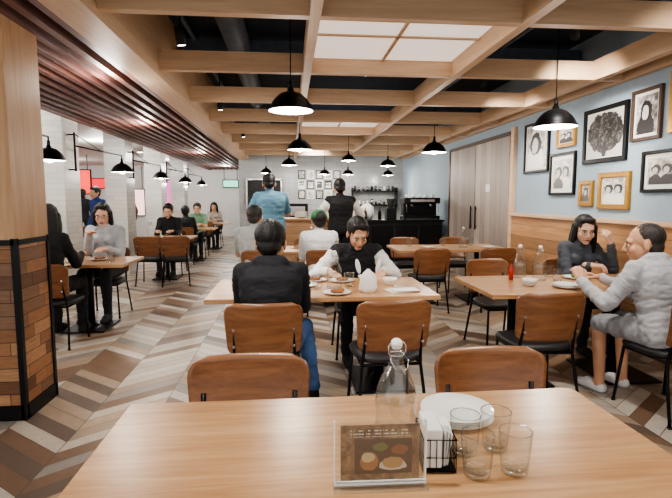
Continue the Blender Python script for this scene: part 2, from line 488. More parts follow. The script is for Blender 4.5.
# ------------------------------------------------------------ furniture
def chair_mesh():
    mb = MB()
    nu, nv, t = 28, 14, .012
    z0, z1 = .49, .82
    vs = []
    for side in (0, 1):
        for j in range(nv+1):
            v = j/nv; z = z0+(z1-z0)*v
            rt, rb = .075, .05
            hw = .215+.022*v
            dt, db = z1-z, z-z0
            if dt < rt: hw -= rt-math.sqrt(max(0, rt*rt-(rt-dt)**2))
            if db < rb: hw -= rb-math.sqrt(max(0, rb*rb-(rb-db)**2))
            for i in range(nu+1):
                u = -1+2*i/nu
                x = hw*u
                y = -.215+.9*x*x-.055*v-.012*math.sin(v*math.pi) - side*t
                vs.append((x, y, z))
    fs = []; n = nu+1; N = (nv+1)*n
    for j in range(nv):
        for i in range(nu):
            a = j*n+i
            fs.append([a, a+1, a+n+1, a+n]); fs.append([N+a, N+a+n, N+a+n+1, N+a+1])
    for i in range(nu):
        fs.append([i, N+i, N+i+1, i+1]); a = nv*n+i; fs.append([a, a+1, N+a+1, N+a])
    for j in range(nv):
        a = j*n; fs.append([a, a+n, N+a+n, N+a]); a = j*n+nu; fs.append([a, N+a, N+a+n, a+n])
    mb.add(vs, fs, M_chair)
    vs = []; fs = []
    ns = 20
    rings = [(.9, .405), (1, .415), (1.02, .435), (.98, .45), (.85, .456), (0.4, .452), (0.001, .45)]
    for s, z in [(0.001, .405)]+rings:
        for k in range(ns*2):
            a = math.pi*k/ns; ca, sa = math.cos(a), math.sin(a)
            x = .215*s*math.copysign(abs(ca)**.5, ca); y = .205*s*math.copysign(abs(sa)**.5, sa)
            x *= 1+.06*(y/.2)
            vs.append((x, y+.01, z))
    m = ns*2
    for r in range(len(rings)):
        for k in range(m):
            fs.append([r*m+k, r*m+(k+1) % m, (r+1)*m+(k+1) % m, (r+1)*m+k])
    mb.add(vs, fs, M_seat)
    for s in (-1, 1):
        mb.tube([(s*.215, -.25, .01), (s*.2, -.2, .25), (s*.185, -.175, .4), (s*.18, -.19, .47), (s*.175, -.213, .56), (s*.175, -.232, .68)], .0105, M_blk)
        mb.tube([(s*.215, .21, .01), (s*.19, .17, .395)], .0105, M_blk)
        mb.tube([(s*.185, -.175, .398), (s*.185, .18, .398)], .0105, M_blk)
        mb.cyl((s*.215, .21, 0), (s*.215, .21, .012), .014, M_blkm); mb.cyl((s*.215, -.25, 0), (s*.215, -.25, .012), .014, M_blkm)
        for z in (.56, .66): mb.cyl((s*.175, -.225, z), (s*.175, -.25, z), .008, M_steel)
    mb.tube([(-.19, .172, .395), (.19, .172, .395)], .0105, M_blk)
    mb.tube([(-.185, -.176, .398), (.185, -.176, .398)], .0105, M_blk)
    return mb.mesh('dining_chair')
CH = chair_mesh()
def chair(x, y, rz=0): return place(CH, 'dining_chair', (x, y, 0), rz)
def table(x0, x1, y0, y1, name='dining_table', mat=None):
    mb = MB(); w, d = x1-x0, y1-y0
    mb.box((0, 0, .733), (w, d, .034), mat or M_oak, .005)
    legs = [-w*.28, w*.28] if w > 1.2 else [0]
    for x in legs:
        mb.cyl((x, 0, .02), (x, 0, .72), .035, M_blk)
        mb.box((x, 0, .707), (.3, min(.5, d*.7), .018), M_blk)
        mb.box((x, 0, .0125), (.44, d*.7, .015), M_blk, .004)
        mb.lathe([(.001, .05), (.05, .05), (.08, .02)], M_blk, (x, 0, 0))
    return mb.build(name, ((x0+x1)/2, (y0+y1)/2, 0))
table(-.53, 1.0, .74, 1.61)
table(-.58, 1.05, 3.3, 4.12)
table(1.42, 2.98, 3.28, 4.12)
table(-.58, 1.05, 6.3, 7.1)
table(1.42, 2.98, 6.3, 7.1)
for x in (-.16, .8): chair(x, 1.62, math.pi)
chair(-.157, 3.08); chair(.617, 3.09, .03)
chair(-.15, 4.4, math.pi); chair(.62, 4.42, math.pi)
chair(1.7, 3.22, -.04); chair(2.52, 2.98, .12)
chair(2.0, 4.5, math.pi+.1); chair(2.78, 4.48, math.pi)
for x in (-.35, .42, 1.75, 2.6): chair(x, 6.1)
for x in (.3, 1.8, 2.6): chair(x, 7.35, math.pi)
for (y, n) in ((5.2, 0), (8.65, 1), (11.3, 2), (14, 3)):
    table(-2.68, -1.72, y, y+.75)
    chair(-2.3, y-.22); chair(-2.25, y+.98, math.pi)
chair(-1.9, 8.35, .2)
table(-4.8, -4.1, 9.0, 9.7); table(-4.8, -4.1, 12.0, 12.7)
for y in (8.75, 11.75): chair(-4.45, y)

# ------------------------------------------------------------ service area
mb = MB()
mb.box((0, 0, .53), (1.15, .5, 1.06), M_ctr, .004); mb.box((0, 0, 1.08), (1.22, .56, .035), M_oak, .004)
mb.build('service_counter', (.42, 8.5, .001))
mb = MB()
mb.box((0, 0, .48), (2.0, .6, .96), M_blkm, .004); mb.box((0, 0, .98), (2.06, .66, .04), M_blk, .004)
for k in range(4): mb.box((-.75+.5*k, -.305, .5), (.46, .012, .8), M_blk, .003)
mb.build('bar_counter', (2.12, 10.1, .001))
mb = MB()
mb.box((0, 0, .05), (.75, .42, .06), M_blk, .01); mb.box((0, .08, .2), (.7, .26, .28), M_blk, .02); mb.box((0, -.02, .39), (.75, .42, .12), M_blk, .015)
mb.box((0, -.235, .39), (.5, .01, .05), M_steel)
for x in (-.2, .2):
    mb.cyl((x, -.12, .33), (x, -.12, .27), .035, M_steel); mb.cyl((x, -.12, .28), (x, -.28, .27), .012, M_blkm)
for x in (-.33, .33): mb.tube([(x, -.2, .35), (x, -.24, .28), (x, -.24, .15)], .006, M_steel)
for k in range(5):
    mb.lathe([(.001, 0), (.025, 0), (.035, .06), (.032, .06), (.001, .01)], M_plate, (-.28+.14*k, 0, .451), 12)
for x in (-.35, .35):
    for y in (-.17, .17): mb.cyl((x, y, 0), (x, y, .03), .02, M_blkm)
mb.build('espresso_machine', (2.7, 10.05, 1.002))
mb = MB()
mb.box((0, 0, .12), (.2, .26, .24), M_blk, .01); mb.lathe([(.05, .24), (.09, .42), (.085, .43), (.001, .43)], M_blkm, seg=14)
mb.build('coffee_grinder', (2.1, 10.1, 1.002))
def bottle_simple(mat, r=.035, h=.25):
    mb = MB(); mb.lathe([(.001, 0), (r, 0), (r, h*.6), (r*.8, h*.7), (r*.35, h*.8), (r*.35, h), (.001, h)], mat, seg=14); return mb
for k, (x, m) in enumerate(((1.3, M_paper), (1.42, M_blk), (1.55, M_brownf), (1.85, M_blk))):
    bottle_simple(m).build('syrup_bottle', (x, 10.0, 1.002))
mb = MB()
mb.lathe([(.001, 0), (.11, 0), (.14, .12), (.13, .26), (.06, .32), (.001, .33)], M_paper, seg=20, ripple=lambda a, z: .08*math.sin(4*a+z*9))
mb.build('takeaway_bag', (1.62, 10.22, 1.002))
mb = MB()
for k in range(8): mb.lathe([(.001, 0), (.06, 0), (.11, .02), (.11, .024), (.06, .006), (.001, .006)], M_plate, (0, 0, k*.012), 20)
mb.build('plate_stack', (.2, 8.5, 1.1))
mb = MB(); mb.box((0, 0, .09), (.34, .26, .18), M_paper, .01); mb.box((0, 0, .185), (.36, .28, .02), M_steel, .004); mb.build('menu_box', (.75, 8.5, 1.1))
mb = MB()
A = [art_mat(20+i, .2, .24) for i in range(3)]
for i in range(5):
    for j in range(3):
        mb.box((-.5+i*.25, 0, -.3+j*.28), (.2, .02, .24), M_whgl if (i+j) % 2 else M_blk)
        mb.box((-.5+i*.25, -.012, -.3+j*.28), (.15, .004, .19), A[(i+j) % 3])
mb.build('photo_gallery', (.85, 13.985, 1.85))
mb = MB()
for z in (0, .4):
    mb.box((0, 0, z), (1.3, .26, .03), M_blk)
    for k in range(10): mb.cyl((-.55+.12*k, 0, z+.016), (-.55+.12*k, 0, z+.1+.08*random.random()), .03, random.choice([M_plate, M_steel, M_blk, M_brownf]), seg=10)
for s in (-.63, .63): mb.box((s, 0, .2), (.03, .26, .6), M_blk)
mb.build('wall_shelf', (2.4, 13.85, 1.25))
mb = MB(); mb.box((0, 0, 0), (.9, .04, .8), M_blkm); mb.box((0, -.02, -.42), (1, .1, .04), M_steel); mb.box((0, -.02, .42), (1, .1, .04), M_steel)
for s in (-.48, .48): mb.box((s, -.02, 0), (.04, .1, .86), M_steel)
mb.build('kitchen_pass_window', (-.7, 13.94, 1.55))
mb = MB()
for k in range(2):
    mb.box((k*1.0, 0, .45), (.95, .55, .9), M_steel, .01); mb.box((k*1.0, -.28, .75), (.6, .02, .03), M_blk)
mb.box((.5, 0, 1.1), (.6, .4, .4), M_blk, .01); mb.box((.5, -.205, 1.1), (.45, .01, .25), M_steel)
mb.build('kitchen_equipment', (-.3, 13.6, .001))

def frame(i, y0, y1, z0, z1, fmat, fw=.03, matw=.03, warm=False, X=3.249):
    w, h = y1-y0, z1-z0; mb = MB()
    for s in (-1, 1):
        mb.box((-.018, s*(w/2-fw/2), 0), (.034, fw, h), fmat, .004)
        mb.box((-.018, 0, s*(h/2-fw/2)), (.033, w-2*fw+.004, fw), fmat, .004)
    mb.box((-.008, 0, 0), (.012, w-fw, h-fw), M_mat)
    a = art_mat(i, w-2*fw-2*matw, h-2*fw-2*matw, warm)
    mb.box((-.015, 0, 0), (.003, w-2*fw-2*matw, h-2*fw-2*matw), a)
    mb.build('picture_frame', (X, (y0+y1)/2, (z0+z1)/2))
frame(1, 5.93, 6.57, 1.77, 2.42, M_blk, .03, .03)
frame(2, 5.36, 5.76, 2.03, 2.28, M_gold, .04, .01, True)
frame(3, 5.34, 5.88, 1.47, 1.97, M_blk, .03, .05)
frame(4, 4.5, 5.2, 1.8, 2.37, M_blk, .045, .015)
frame(5, 4.99, 5.24, 1.345, 1.62, M_gold, .045, .004)
frame(6, 4.42, 4.9, 1.32, 1.69, M_gold, .05, .01)
frame(7, 4.07, 4.45, 1.955, 2.42, M_brownf, .03, .03)
frame(8, 3.8, 4.27, 1.48, 1.85, M_blk, .03, .04)
frame(9, 3.45, 3.98, 1.98, 2.5, M_gold, .05, .01)
frame(10, 3.2, 3.7, 1.4, 1.9, M_blk, .03, .03)

# mall corridor beyond the columns
for (x, y, z, w, h, c) in ((-7.4, 18.95, 2.0, 2.6, .4, (214, 30, 50)), (-4.6, 18.95, 1.6, .9, 1.1, (190, 90, 150)), (-2.2, 18.95, 2.0, .6, .3, (120, 200, 180)), (-5.8, 18.95, 1.3, .9, 1.0, (244, 200, 190)),
                           (-8.2, 14.4, 2.05, 2.2, .4, (210, 28, 44)), (-6.0, 14.4, 1.9, 1.0, .7, (235, 70, 60))):
    mb = MB(); mb.box((0, 0, 0), (w, .05, h), M_blk); mb.box((0, -.03, 0), (w-.06, .02, h-.06), emit('sign_%d' % int(w*100), c, 1.1))
    for s in (-w*.4, w*.4): mb.cyl((s, 0, h/2), (s, 0, 2.655-z), .01, M_blk)
    mb.build('shop_sign', (x, y, z))
for (x, y, rz) in ((-10.8, 9, 0), (-10.8, 12, 0), (-7.2, 15.5, math.pi/2), (-9.2, 15.5, math.pi/2)):
    mb = MB()
    for z in (.05, .5, 1.0, 1.45, 1.9): mb.box((0, 0, z), (.5, 1.6, .04), M_pill)
    for s in (-.8, .8): mb.box((0, s, .96), (.5, .04, 1.92), M_pill)
    mb.box((.24 if rz else -.24, 0, .96), (.02, 1.6, 1.9), M_brownf)
    for z in (.09, .53, 1.03, 1.48):
        for k in range(8): mb.box((.0, -.65+.18*k, z+.12), (.3, .12, .2), random.choice([M_red, M_paper, M_green, M_gold, M_blue]))
    mb.build('display_shelf', (x, y, 0.001), rz)

# ------------------------------------------------------------ people
_mc = {}
def cloth(col):
    k = ('c',)+tuple(col)
    if k not in _mc: _mc[k] = plain('fabric_%d_%d_%d' % tuple(col), col, .85, 0, .3, 60, .05)
    return _mc[k]
def skinm(col):
    k = ('s',)+tuple(col)
    if k not in _mc:
        m = plain('skin_%d' % col[0], col, .5, 0, 0, 30, .04); m.node_tree.nodes['Principled BSDF'].inputs['Subsurface Weight'].default_value = .08
        m.node_tree.nodes['Principled BSDF'].inputs['Subsurface Radius'].default_value = (.02, .01, .006)
        _mc[k] = m
    return _mc[k]
def hairm(col):
    k = ('h',)+tuple(col)
    if k not in _mc: _mc[k] = plain('hair_%d' % col[0], col, .45, 0, .5, 160, .15)
    return _mc[k]
M_eye = plain('eye_white', (205, 198, 190), .3, var=.01); M_iris = plain('eye_iris', (30, 20, 16), .2); M_lip = plain('lips', (168, 92, 84), .45)
def _join(dst, src, M):
    src.transform(M)
    me = bpy.data.meshes.new('t'); src.to_mesh(me); src.free(); dst.from_mesh(me); bpy.data.meshes.remove(me)
def ball(bm, c, r, M=None, sub=3):
    b = bmesh.new(); bmesh.ops.create_icosphere(b, subdivisions=sub, radius=1)
    if isinstance(r, (int, float)): r = (r, r, r)
    T = Matrix.Translation(V(c)) @ Matrix.Diagonal((r[0], r[1], r[2], 1))
    if M is not None: T = M @ T
    _join(bm, b, T)
def caps(bm, p1, p2, r1, r2, sub=2):
    p1, p2 = V(p1), V(p2)
    ball(bm, p1, r1, sub=sub); ball(bm, p2, r2, sub=sub)
    d = p2-p1
    if d.length < 1e-5: return
    b = bmesh.new(); bmesh.ops.create_cone(b, cap_ends=True, segments=18, radius1=r1, radius2=r2, depth=d.length)
    _join(bm, b, Matrix.Translation((p1+p2)/2) @ d.to_track_quat('Z', 'Y').to_matrix().to_4x4())
def loft(bm, rings, seg=28):
    vv = []
    for c, R, F, a, b in rings:
        row = []
        for k in range(seg):
            t = 2*math.pi*k/seg; ct, st = math.cos(t), math.sin(t)
            row.append(bm.verts.new(c+R*math.copysign(abs(ct)**.85, ct)*a+F*math.copysign(abs(st)**.85, st)*b))
        vv.append(row)
    for r in range(len(vv)-1):
        for k in range(seg):
            bm.faces.new([vv[r][k], vv[r][(k+1) % seg], vv[r+1][(k+1) % seg], vv[r+1][k]])
    bm.faces.new(vv[0][::-1]); bm.faces.new(vv[-1])
def remesh(bm, voxel, it=4, fac=.5):
    me = bpy.data.meshes.new('t'); bmesh.ops.recalc_face_normals(bm, faces=bm.faces); bm.to_mesh(me); bm.free()
    ob = bpy.data.objects.new('t', me); scene.collection.objects.link(ob)
    r = ob.modifiers.new('r', 'REMESH'); r.mode = 'VOXEL'; r.voxel_size = voxel
    s = ob.modifiers.new('s', 'SMOOTH'); s.iterations = it; s.factor = fac
    dg = C.evaluated_depsgraph_get(); dg.update()
    m2 = bpy.data.meshes.new_from_object(ob.evaluated_get(dg))
    co = np.empty(len(m2.vertices)*3, 'f'); m2.vertices.foreach_get('co', co); co = co.reshape(-1, 3)
    fs = [list(p.vertices) for p in m2.polygons]
    bpy.data.objects.remove(ob); bpy.data.meshes.remove(me); bpy.data.meshes.remove(m2)
    return co, fs
def ik(s, w, a, b, pole):
    d = w-s; L = d.length
    mx = (a+b)*.995
    if L > mx: w = s+d*(mx/L); d = w-s; L = mx
    x = (a*a-b*b+L*L)/(2*L); h = math.sqrt(max(0, a*a-x*x))
    n = d.normalized(); p = (pole-n*pole.dot(n)).normalized()
    return s+n*x+p*h, w
def hand(bm, w, d, n, side, curl=.5):
    d = d.normalized(); n = (n-d*n.dot(d)).normalized(); s = d.cross(n).normalized()*side
    caps(bm, w-d*.05, w+d*.01, .026, .025)
    L = [.070, .078, .072, .056]
    for i, off in enumerate((.030, .010, -.010, -.028)):
        k = w+s*off+d*(.088 - abs(off-.01)*.25)
        caps(bm, w+s*off*.6+d*.01, k, .016, .0125)
        p = k; dd = d.copy()
        for j, fr in enumerate((.45, .31, .24)):
            a = curl*(.7, 1.0, .7)[j]*(1+.08*i)
            dd = (dd*math.cos(a)+n*math.sin(a)).normalized()
            q = p+dd*L[i]*fr
            caps(bm, p, q, .0098-.0012*j, .0090-.0012*j)
            p = q
    t0 = w+d*.022+s*.02; t1 = t0+(d*.55+s*.75+n*.3).normalized()*.042
    t2 = t1+(d*.85+s*.3+n*.4).normalized()*.032; t3 = t2+(d*.9-s*.05+n*.45).normalized()*.026
    caps(bm, t0, t1, .017, .0125); caps(bm, t1, t2, .012, .0105); caps(bm, t2, t3, .0105, .0085)

def person(name, loc, yaw=0, sit=True, lean=.12, hy=0, hp=-.1, hr=0, top=(30, 30, 32), sleeve=None, short=False, pants=(40, 44, 56), shoes=(30, 28, 28), skin=(208, 162, 132),
           hair=(24, 20, 19), style='short', LH=None, RH=None, vox=.012, sc=1, female=False, bulk=1.0, shorts=False, cap=None, glasses=False, hood=False, collar=None,
           Ldir=None, Rdir=None, Ln=None, Rn=None, knees=None, feet=None, curl=.5, walk=0, side_lean=0, twist=0, elbow=.3, hs=1.1, fold=1.0):
    mb = MB()
    top = cloth(top); sl = cloth(sleeve) if sleeve else top; pa = cloth(pants); sh = cloth(shoes)
    sk = skinm(skin)
    P = V((0, 0, .545)) if sit else V((0, 0, .94))
    tl = .49
    sd = V((math.sin(side_lean), math.sin(lean)*math.cos(side_lean), math.cos(lean))).normalized()
    N = P+sd*tl
    Rv = V((math.cos(twist), math.sin(twist), 0)); Rv = (Rv-sd*Rv.dot(sd)).normalized()
    Rp = V((1, 0, 0))
    Fv = sd.cross(Rv)
    if Fv.y < 0: Fv = -Fv
    fb = .90 if female else 1.0
    sw = .165*fb*(1+(bulk-1)*.5)
    bones = []; bm = bmesh.new()
    def at(t, back=0): return P+sd*tl*t-Fv*back
    def RR(t): return (Rp*(1-t)+Rv*t).normalized()
    bk = bulk
    rings = [(at(-.2), RR(0), Fv, .13*bk, .10*bk), (at(-.1), RR(0), Fv, .165*bk, .125*bk), (at(.05), RR(0), Fv, .168*bk, .128*bk), (at(.3, .015), RR(.4), Fv, .150*fb*bk, .115*bk),
             (at(.55, .035), RR(.8), Fv, .165*fb*bk, .120*bk), (at(.75, .045), RR(1), Fv, .175*fb*bk, .115*bk), (at(.88, .035), RR(1), Fv, .150*fb*bk, .095*bk), (at(.96, .02), RR(1), Fv, .10*fb, .075), (at(1.03), RR(1), Fv, .06, .06)]
    loft(bm, rings)
    if female:
        for s in (-1, 1): ball(bm, at(.68)+Rv*s*.07+Fv*.075, .058)
    bones += [(at(.02), at(.3), .14*bk, top), (at(.3), at(.93), .14*bk, top)]
    hc = N+Fv*.035+V((0, 0, .122))+V((math.sin(side_lean)*.04, math.sin(hp)*-.05, 0))
    caps(bm, at(.93), hc-V((0, 0, .06)), .058*fb, .052*fb)
    bones.append((at(1.06), hc, .05, sk))
    if collar: bones.append((at(1.02), at(1.07), .07, cloth(collar)))
    S = {}
    for s, tgt, dr, nn in ((-1, LH, Ldir, Ln), (1, RH, Rdir, Rn)):
        sp = at(.84, .02)+Rv*s*sw
        caps(bm, at(.95, .01), sp+sd*.012, .045, .056*bk)
        bones.append((at(.93), sp, .055*bk, top))
        if tgt is None: tgt = V((s*.14, .40, .79)) if sit else V((s*.25, .04, .86))
        else: tgt = V(tgt)
        pole = V((s*elbow, -.5, -.9)) if sit else V((s*.5, -1, -.2))
        e, w = ik(sp, tgt, .285, .25, pole)
        caps(bm, sp, e, .056*bk, .044*bk); bones.append((sp, e, .05*bk, sl))
        if short:
            md = sp.lerp(e, .7); bones[-1] = (sp, md, .05*bk, sl); bones.append((md.lerp(e, .25), e, .04, sk))
            caps(bm, e, w, .040, .027); bones.append((e, w, .035, sk))
        else:
            caps(bm, e, w, .045*bk, .034); bones.append((e, w, .04, sl))
        S[s] = (e, w, dr, nn)
    for i, s in enumerate((-1, 1)):
        hip = P+Rp*s*.088+V((0, 0, -.012))
        if sit:
            kn = V(knees[i]) if knees else V((s*.12, .43, .525))
            an = V(feet[i]) if feet else V((s*.12, .40, .085))
        else:
            ph = walk*s
            kn = V((s*.095, .03+.14*ph, .50)); an = V((s*.10, -.01+.22*ph-.08*abs(ph), .085+.03*max(0, -ph)))
        caps(bm, hip, kn, .088*bk, .060); bones.append((hip, kn, .075, pa))
        mid = kn.lerp(an, .35)
        lf = 1.0 if not shorts else .85
        caps(bm, kn, mid, .058*lf, .056*lf); caps(bm, mid, an, .056*lf, .042*lf)
        if shorts: bones.append((kn.lerp(an, .12), an, .05, sk))
        else: bones.append((kn, an+V((0, 0, .02)), .05, pa))
        fd = V((0, 1, 0)) if sit else V((s*.1, 1, 0)).normalized()
        heel = an+V((0, 0, -.045))-fd*.02; toe = an+fd*.16+V((0, 0, -.052))
        caps(bm, heel, toe, .040, .034); ball(bm, an+fd*.08+V((0, 0, -.035)), (.043, .06, .04))
        bones.append((heel, toe, .045, sh)); bones.append((an, heel, .04, sh))
    if hood:
        a = at(1.0)-Fv*.055
        caps(bm, a-Rv*.06-sd*.01, a+Rv*.06-sd*.01, .05, .05); ball(bm, a-sd*.05-Fv*.01, (.09, .05, .075))
        for s in (-1, 1): caps(bm, a+Rv*s*.075, a+Rv*s*.07+Fv*.10-sd*.03, .036, .026)
        bones.append((a-Rv*.07, a+Rv*.07, .06, top))
        for s in (-1, 1): bones.append((a+Rv*s*.075, a+Rv*s*.07+Fv*.10-sd*.03, .035, top))
    co, fs = remesh(bm, vox, 5)
    cen = np.array([co[f].mean(0) for f in fs])
    best = np.full(len(fs), 1e9); lab = np.zeros(len(fs), int)
    for bi, (a, b, r, m) in enumerate(bones):
        a = np.array(a); b = np.array(b); ab = b-a
        t = np.clip(((cen-a)@ab)/max(1e-9, ab@ab), 0, 1)
        dd = np.linalg.norm(cen-(a+t[:, None]*ab), axis=1)-r
        k = dd < best; best[k] = dd[k]; lab[k] = bi
    isskin = np.zeros(len(co), bool); vb = np.zeros(len(co), int)
    for f, l in zip(fs, lab):
        vb[f] = l
        if bones[l][3] is sk or bones[l][3] is sh: isskin[f] = True
    for i in range(len(co)):
        if not isskin[i]:
            c = co[i]; a, b, r, m = bones[vb[i]]
            ax = (b-a); q = V(c)-a; Ln_ = max(1e-6, ax.length); ax = ax/Ln_
            tt = q.dot(ax); rad = q-ax*tt; rl = max(.01, rad.length); rad = rad/rl
            w3 = V((c[0]*9, c[1]*9, c[2]*9))
            fo = mn.noise(w3+ax*tt*16)+.6*(1-abs(mn.noise(w3*1.6+ax*tt*22))*2)
            co[i] = c+np.array(rad*(fo*.007*fold))
    co[:, 2] = np.maximum(co[:, 2], .002)
    o = len(mb.v); mb.v.extend(map(tuple, co.tolist()))
    for f, l in zip(fs, lab):
        mb.f.append([i+o for i in f]); mb.m.append(mb.mi(bones[l][3])); mb.s.append(True)
    hb = bmesh.new()
    for s in (-1, 1):
        e, w, dr, nn = S[s]
        d = V(dr) if dr else ((w-e).normalized()*.7+(V((-s*.2, .6, -.1)) if sit else V((0, .05, -.6)))).normalized()
        n = V(nn) if nn else (V((-s*.25, .1, -1)) if sit else V((-s, 0, 0)))
        hand(hb, w+d*.02, d, n, s, curl)
    co, fs = remesh(hb, .0045, 2, .4)
    mb.add([tuple(c) for c in co.tolist()], fs, sk)
    HM = Matrix.Translation(hc) @ Euler((hp, hr, hy+twist)).to_matrix().to_4x4() @ Matrix.Scale(hs, 4)
    b = bmesh.new()
    for c, r in (((0, -.015, .03), (.074, .092, .085)), ((0, .022, -.03), (.060, .068, .078)), ((0, .058, -.092), (.026, .022, .02)),
                 ((.035, .062, -.028), (.024, .022, .026)), ((-.035, .062, -.028), (.024, .022, .026)), ((0, .07, .02), (.05, .022, .022)),
                 ((.012, .095, -.034), (.008, .008, .007)), ((-.012, .095, -.034), (.008, .008, .007)), ((0, .086, -.064), (.022, .008, .009))):
        ball(b, c, r)
    for s in (-1, 1): ball(b, (s*.077, -.005, -.008), (.010, .019, .032))
    caps(b, (0, .088, .008), (0, .106, -.03), .0085, .0125)
    co, fs = remesh(b, .0055 if vox > .011 else .0045, 3)
    mb.add([tuple(c) for c in co.tolist()], fs, sk, True, HM)
    mb.sph((0, .090, -.064), (.023, .008, .0065), M_lip, 12, HM)
    hm = hairm(hair)
    for s in (-1, 1):
        mb.sph((s*.031, .0825, -.002), (.0125, .008, .006), M_eye, 10, HM); mb.sph((s*.031, .089, -.002), (.0058, .003, .0055), M_iris, 8, HM)
        mb.sph((s*.031, .089, .018), (.018, .005, .0035), hm, 8, HM)
        if glasses:
            ring = [HM @ V((s*.032+.022*math.cos(t), .104, -.002+.018*math.sin(t))) for t in [2*math.pi*k/14 for k in range(14)]]
            mb.tube(ring, .0014, M_blk, 6, True); mb.tube([HM @ V((s*.054, .103, .002)), HM @ V((s*.078, 0, .005))], .0014, M_blk, 6)
    if glasses: mb.tube([HM @ V((-.01, .105, .002)), HM @ V((.01, .105, .002))], .0014, M_blk, 6)
    if style != 'bald':
        h = bmesh.new()
        th = .003 if style == 'buzz' else .010
        ball(h, (0, -.026, .040), (.074+th, .087+th, .079+th))
        if style != 'buzz':
            for s in (-1, 1): caps(h, (s*.068, .005, .03), (s*.069, -.02, -.005), .015, .013)
            caps(h, (-.04, .045, .090), (.04, .048, .088), .022, .020)
        ball(h, (0, -.05, -.02), (.066, .055, .06))
        if style in ('long', 'bob'):
            e = -.24 if style == 'long' else -.1
            for k in range(9):
                a = math.pi*(k/8)*1.16-.25
                x, y = .078*math.cos(a), -.015-.082*math.sin(a)
                w1 = 1.12 if style == 'long' else 1.03
                caps(h, (x, y, .03), (x*w1, y-.01, -.09), .020, .023); caps(h, (x*w1, y-.01, -.09), (x*1.02+.008*math.sin(k*3), y-.015, e+.02*math.sin(k*2.3)), .023, .016)
        co, fs = remesh(h, .006, 2)
        for i in range(len(co)):
            c = co[i]; st = mn.noise(V((c[0]*90, c[1]*40, c[2]*14)))
            q = c-np.array((0, -.02, .03)); q /= max(1e-6, np.linalg.norm(q)); co[i] = c+q*.004*st
        mb.add([tuple(c) for c in co.tolist()], fs, hm, True, HM)
    if cap:
        cm = cloth(cap)
        mb.lathe([(.001, .132), (.04, .127), (.07, .105), (.088, .07), (.094, .03), (.09, .03)], cm, (0, -.022, .0), 20, HM)
        mb.add([(-.06, .05, .04), (.06, .05, .04), (.05, .14, .025), (-.05, .14, .025), (-.06, .05, .046), (.06, .05, .046), (.05, .14, .031), (-.05, .14, .031)],
               [[0, 1, 2, 3], [4, 5, 6, 7], [0, 1, 5, 4], [1, 2, 6, 5], [2, 3, 7, 6], [3, 0, 4, 7]], cm, False, HM)
    if sc != 1: mb.v = [(x*sc, y*sc, z*sc) for x, y, z in mb.v]
    return mb.build(name, (loc[0], loc[1], 0), yaw)

W_ = (228, 226, 222)
person('seated_man', (-.12, 3.0), 0, lean=.2, hy=-.15, hp=-.25, top=(28, 28, 32), pants=(72, 100, 146), bulk=1.14, vox=.01, hood=True,
       LH=(-.16, .42, .80), RH=(.18, .44, .80), Rdir=(-.5, .8, -.1), elbow=.15, hs=1.18, knees=[(-.14, .43, .525), (.22, .42, .525)], feet=[(-.16, .36, .085), (.28, .36, .085)])
person('seated_woman', (.60, 4.52), math.pi, lean=.34, hy=.12, hp=-.5, top=(30, 30, 34), sleeve=W_, pants=(28, 28, 34), bulk=1.16, vox=.01, collar=W_,
       LH=(-.20, .42, .81), RH=(.28, .40, .81), Ldir=(.5, .8, -.35), Rdir=(-.5, .8, -.2), style='short', hair=(20, 17, 17), elbow=1.1, hs=1.16, fold=1.3)
person('seated_man', (2.50, 2.96), .30, lean=.36, hy=.75, hp=-.1, top=(188, 188, 191), pants=(156, 157, 162), shorts=True, bulk=1.18, vox=.01, hood=True, style='buzz', hair=(52, 44, 40), skin=(206, 156, 124),
       LH=(-.28, .46, .83), RH=(-.02, .50, .83), Ldir=(.2, .6, .7), Rdir=(-.7, .6, .3), shoes=(225, 225, 225), curl=.7, fold=1.5, hs=1.16)
person('seated_woman', (2.78, 4.56), math.pi, lean=.26, hy=-.25, hp=-.2, top=(78, 82, 90), pants=(40, 40, 48), female=True, vox=.01, style='long', hair=(22, 18, 18), skin=(226, 182, 156),
       LH=(-.14, .36, 1.0), RH=(.1, .42, .83), Ldir=(.35, .05, .9), Ln=(.3, -1, 0), Rdir=(-.7, .6, 0), glasses=True, curl=.9, hs=1.14, bulk=1.06)
person('seated_man', (-.42, 5.98), 0, lean=.12, hp=-.1, hy=-.3, top=(178, 180, 178), short=True, sc=1.05, hair=(60, 55, 52), style='short', bulk=1.14)
person('seated_man', (.36, 5.98), 0, lean=.14, hp=-.15, hy=.25, top=(226, 226, 224), sc=1.0, cap=(70, 130, 84), style='short', bulk=1.14)
person('standing_waiter', (-.28, 7.5), .25, sit=False, lean=.1, hy=-.2, hp=-.3, top=(92, 134, 156), short=True, sc=1.07, pants=(30, 32, 40), RH=(.2, .38, 1.12), LH=(-.2, .34, 1.12), bulk=1.22, hs=1.14)
person('standing_waiter', (.80, 7.7), .1, sit=False, lean=.08, hp=-.35, top=(26, 26, 30), sleeve=W_, collar=W_, sc=1.03, pants=(28, 28, 32), RH=(.32, .30, 1.08), LH=(-.30, .28, 1.08), bulk=1.18, hs=1.14)
person('seated_woman', (-2.34, 4.93), 0, lean=.08, hp=-.1, hy=.2, top=(26, 26, 30), pants=(24, 24, 30), female=True, style='long', sc=1.07, hair=(18, 16, 16))
person('seated_woman', (-2.25, 6.28), math.pi, lean=.14, hp=-.15, hy=.2, top=(188, 192, 198), pants=(40, 42, 50), female=True, style='bob', sc=1.07, glasses=True, hood=True, skin=(226, 184, 160), shoes=(60, 60, 66), RH=(.05, .36, .95), bulk=1.14)
person('seated_man', (-2.3, 9.75), math.pi, lean=.2, hp=-.3, top=(24, 24, 28), pants=(40, 42, 50), sc=1.05)
person('seated_man', (-2.28, 11.0), 0, lean=.1, top=(34, 34, 40), pants=(40, 42, 50), style='short')
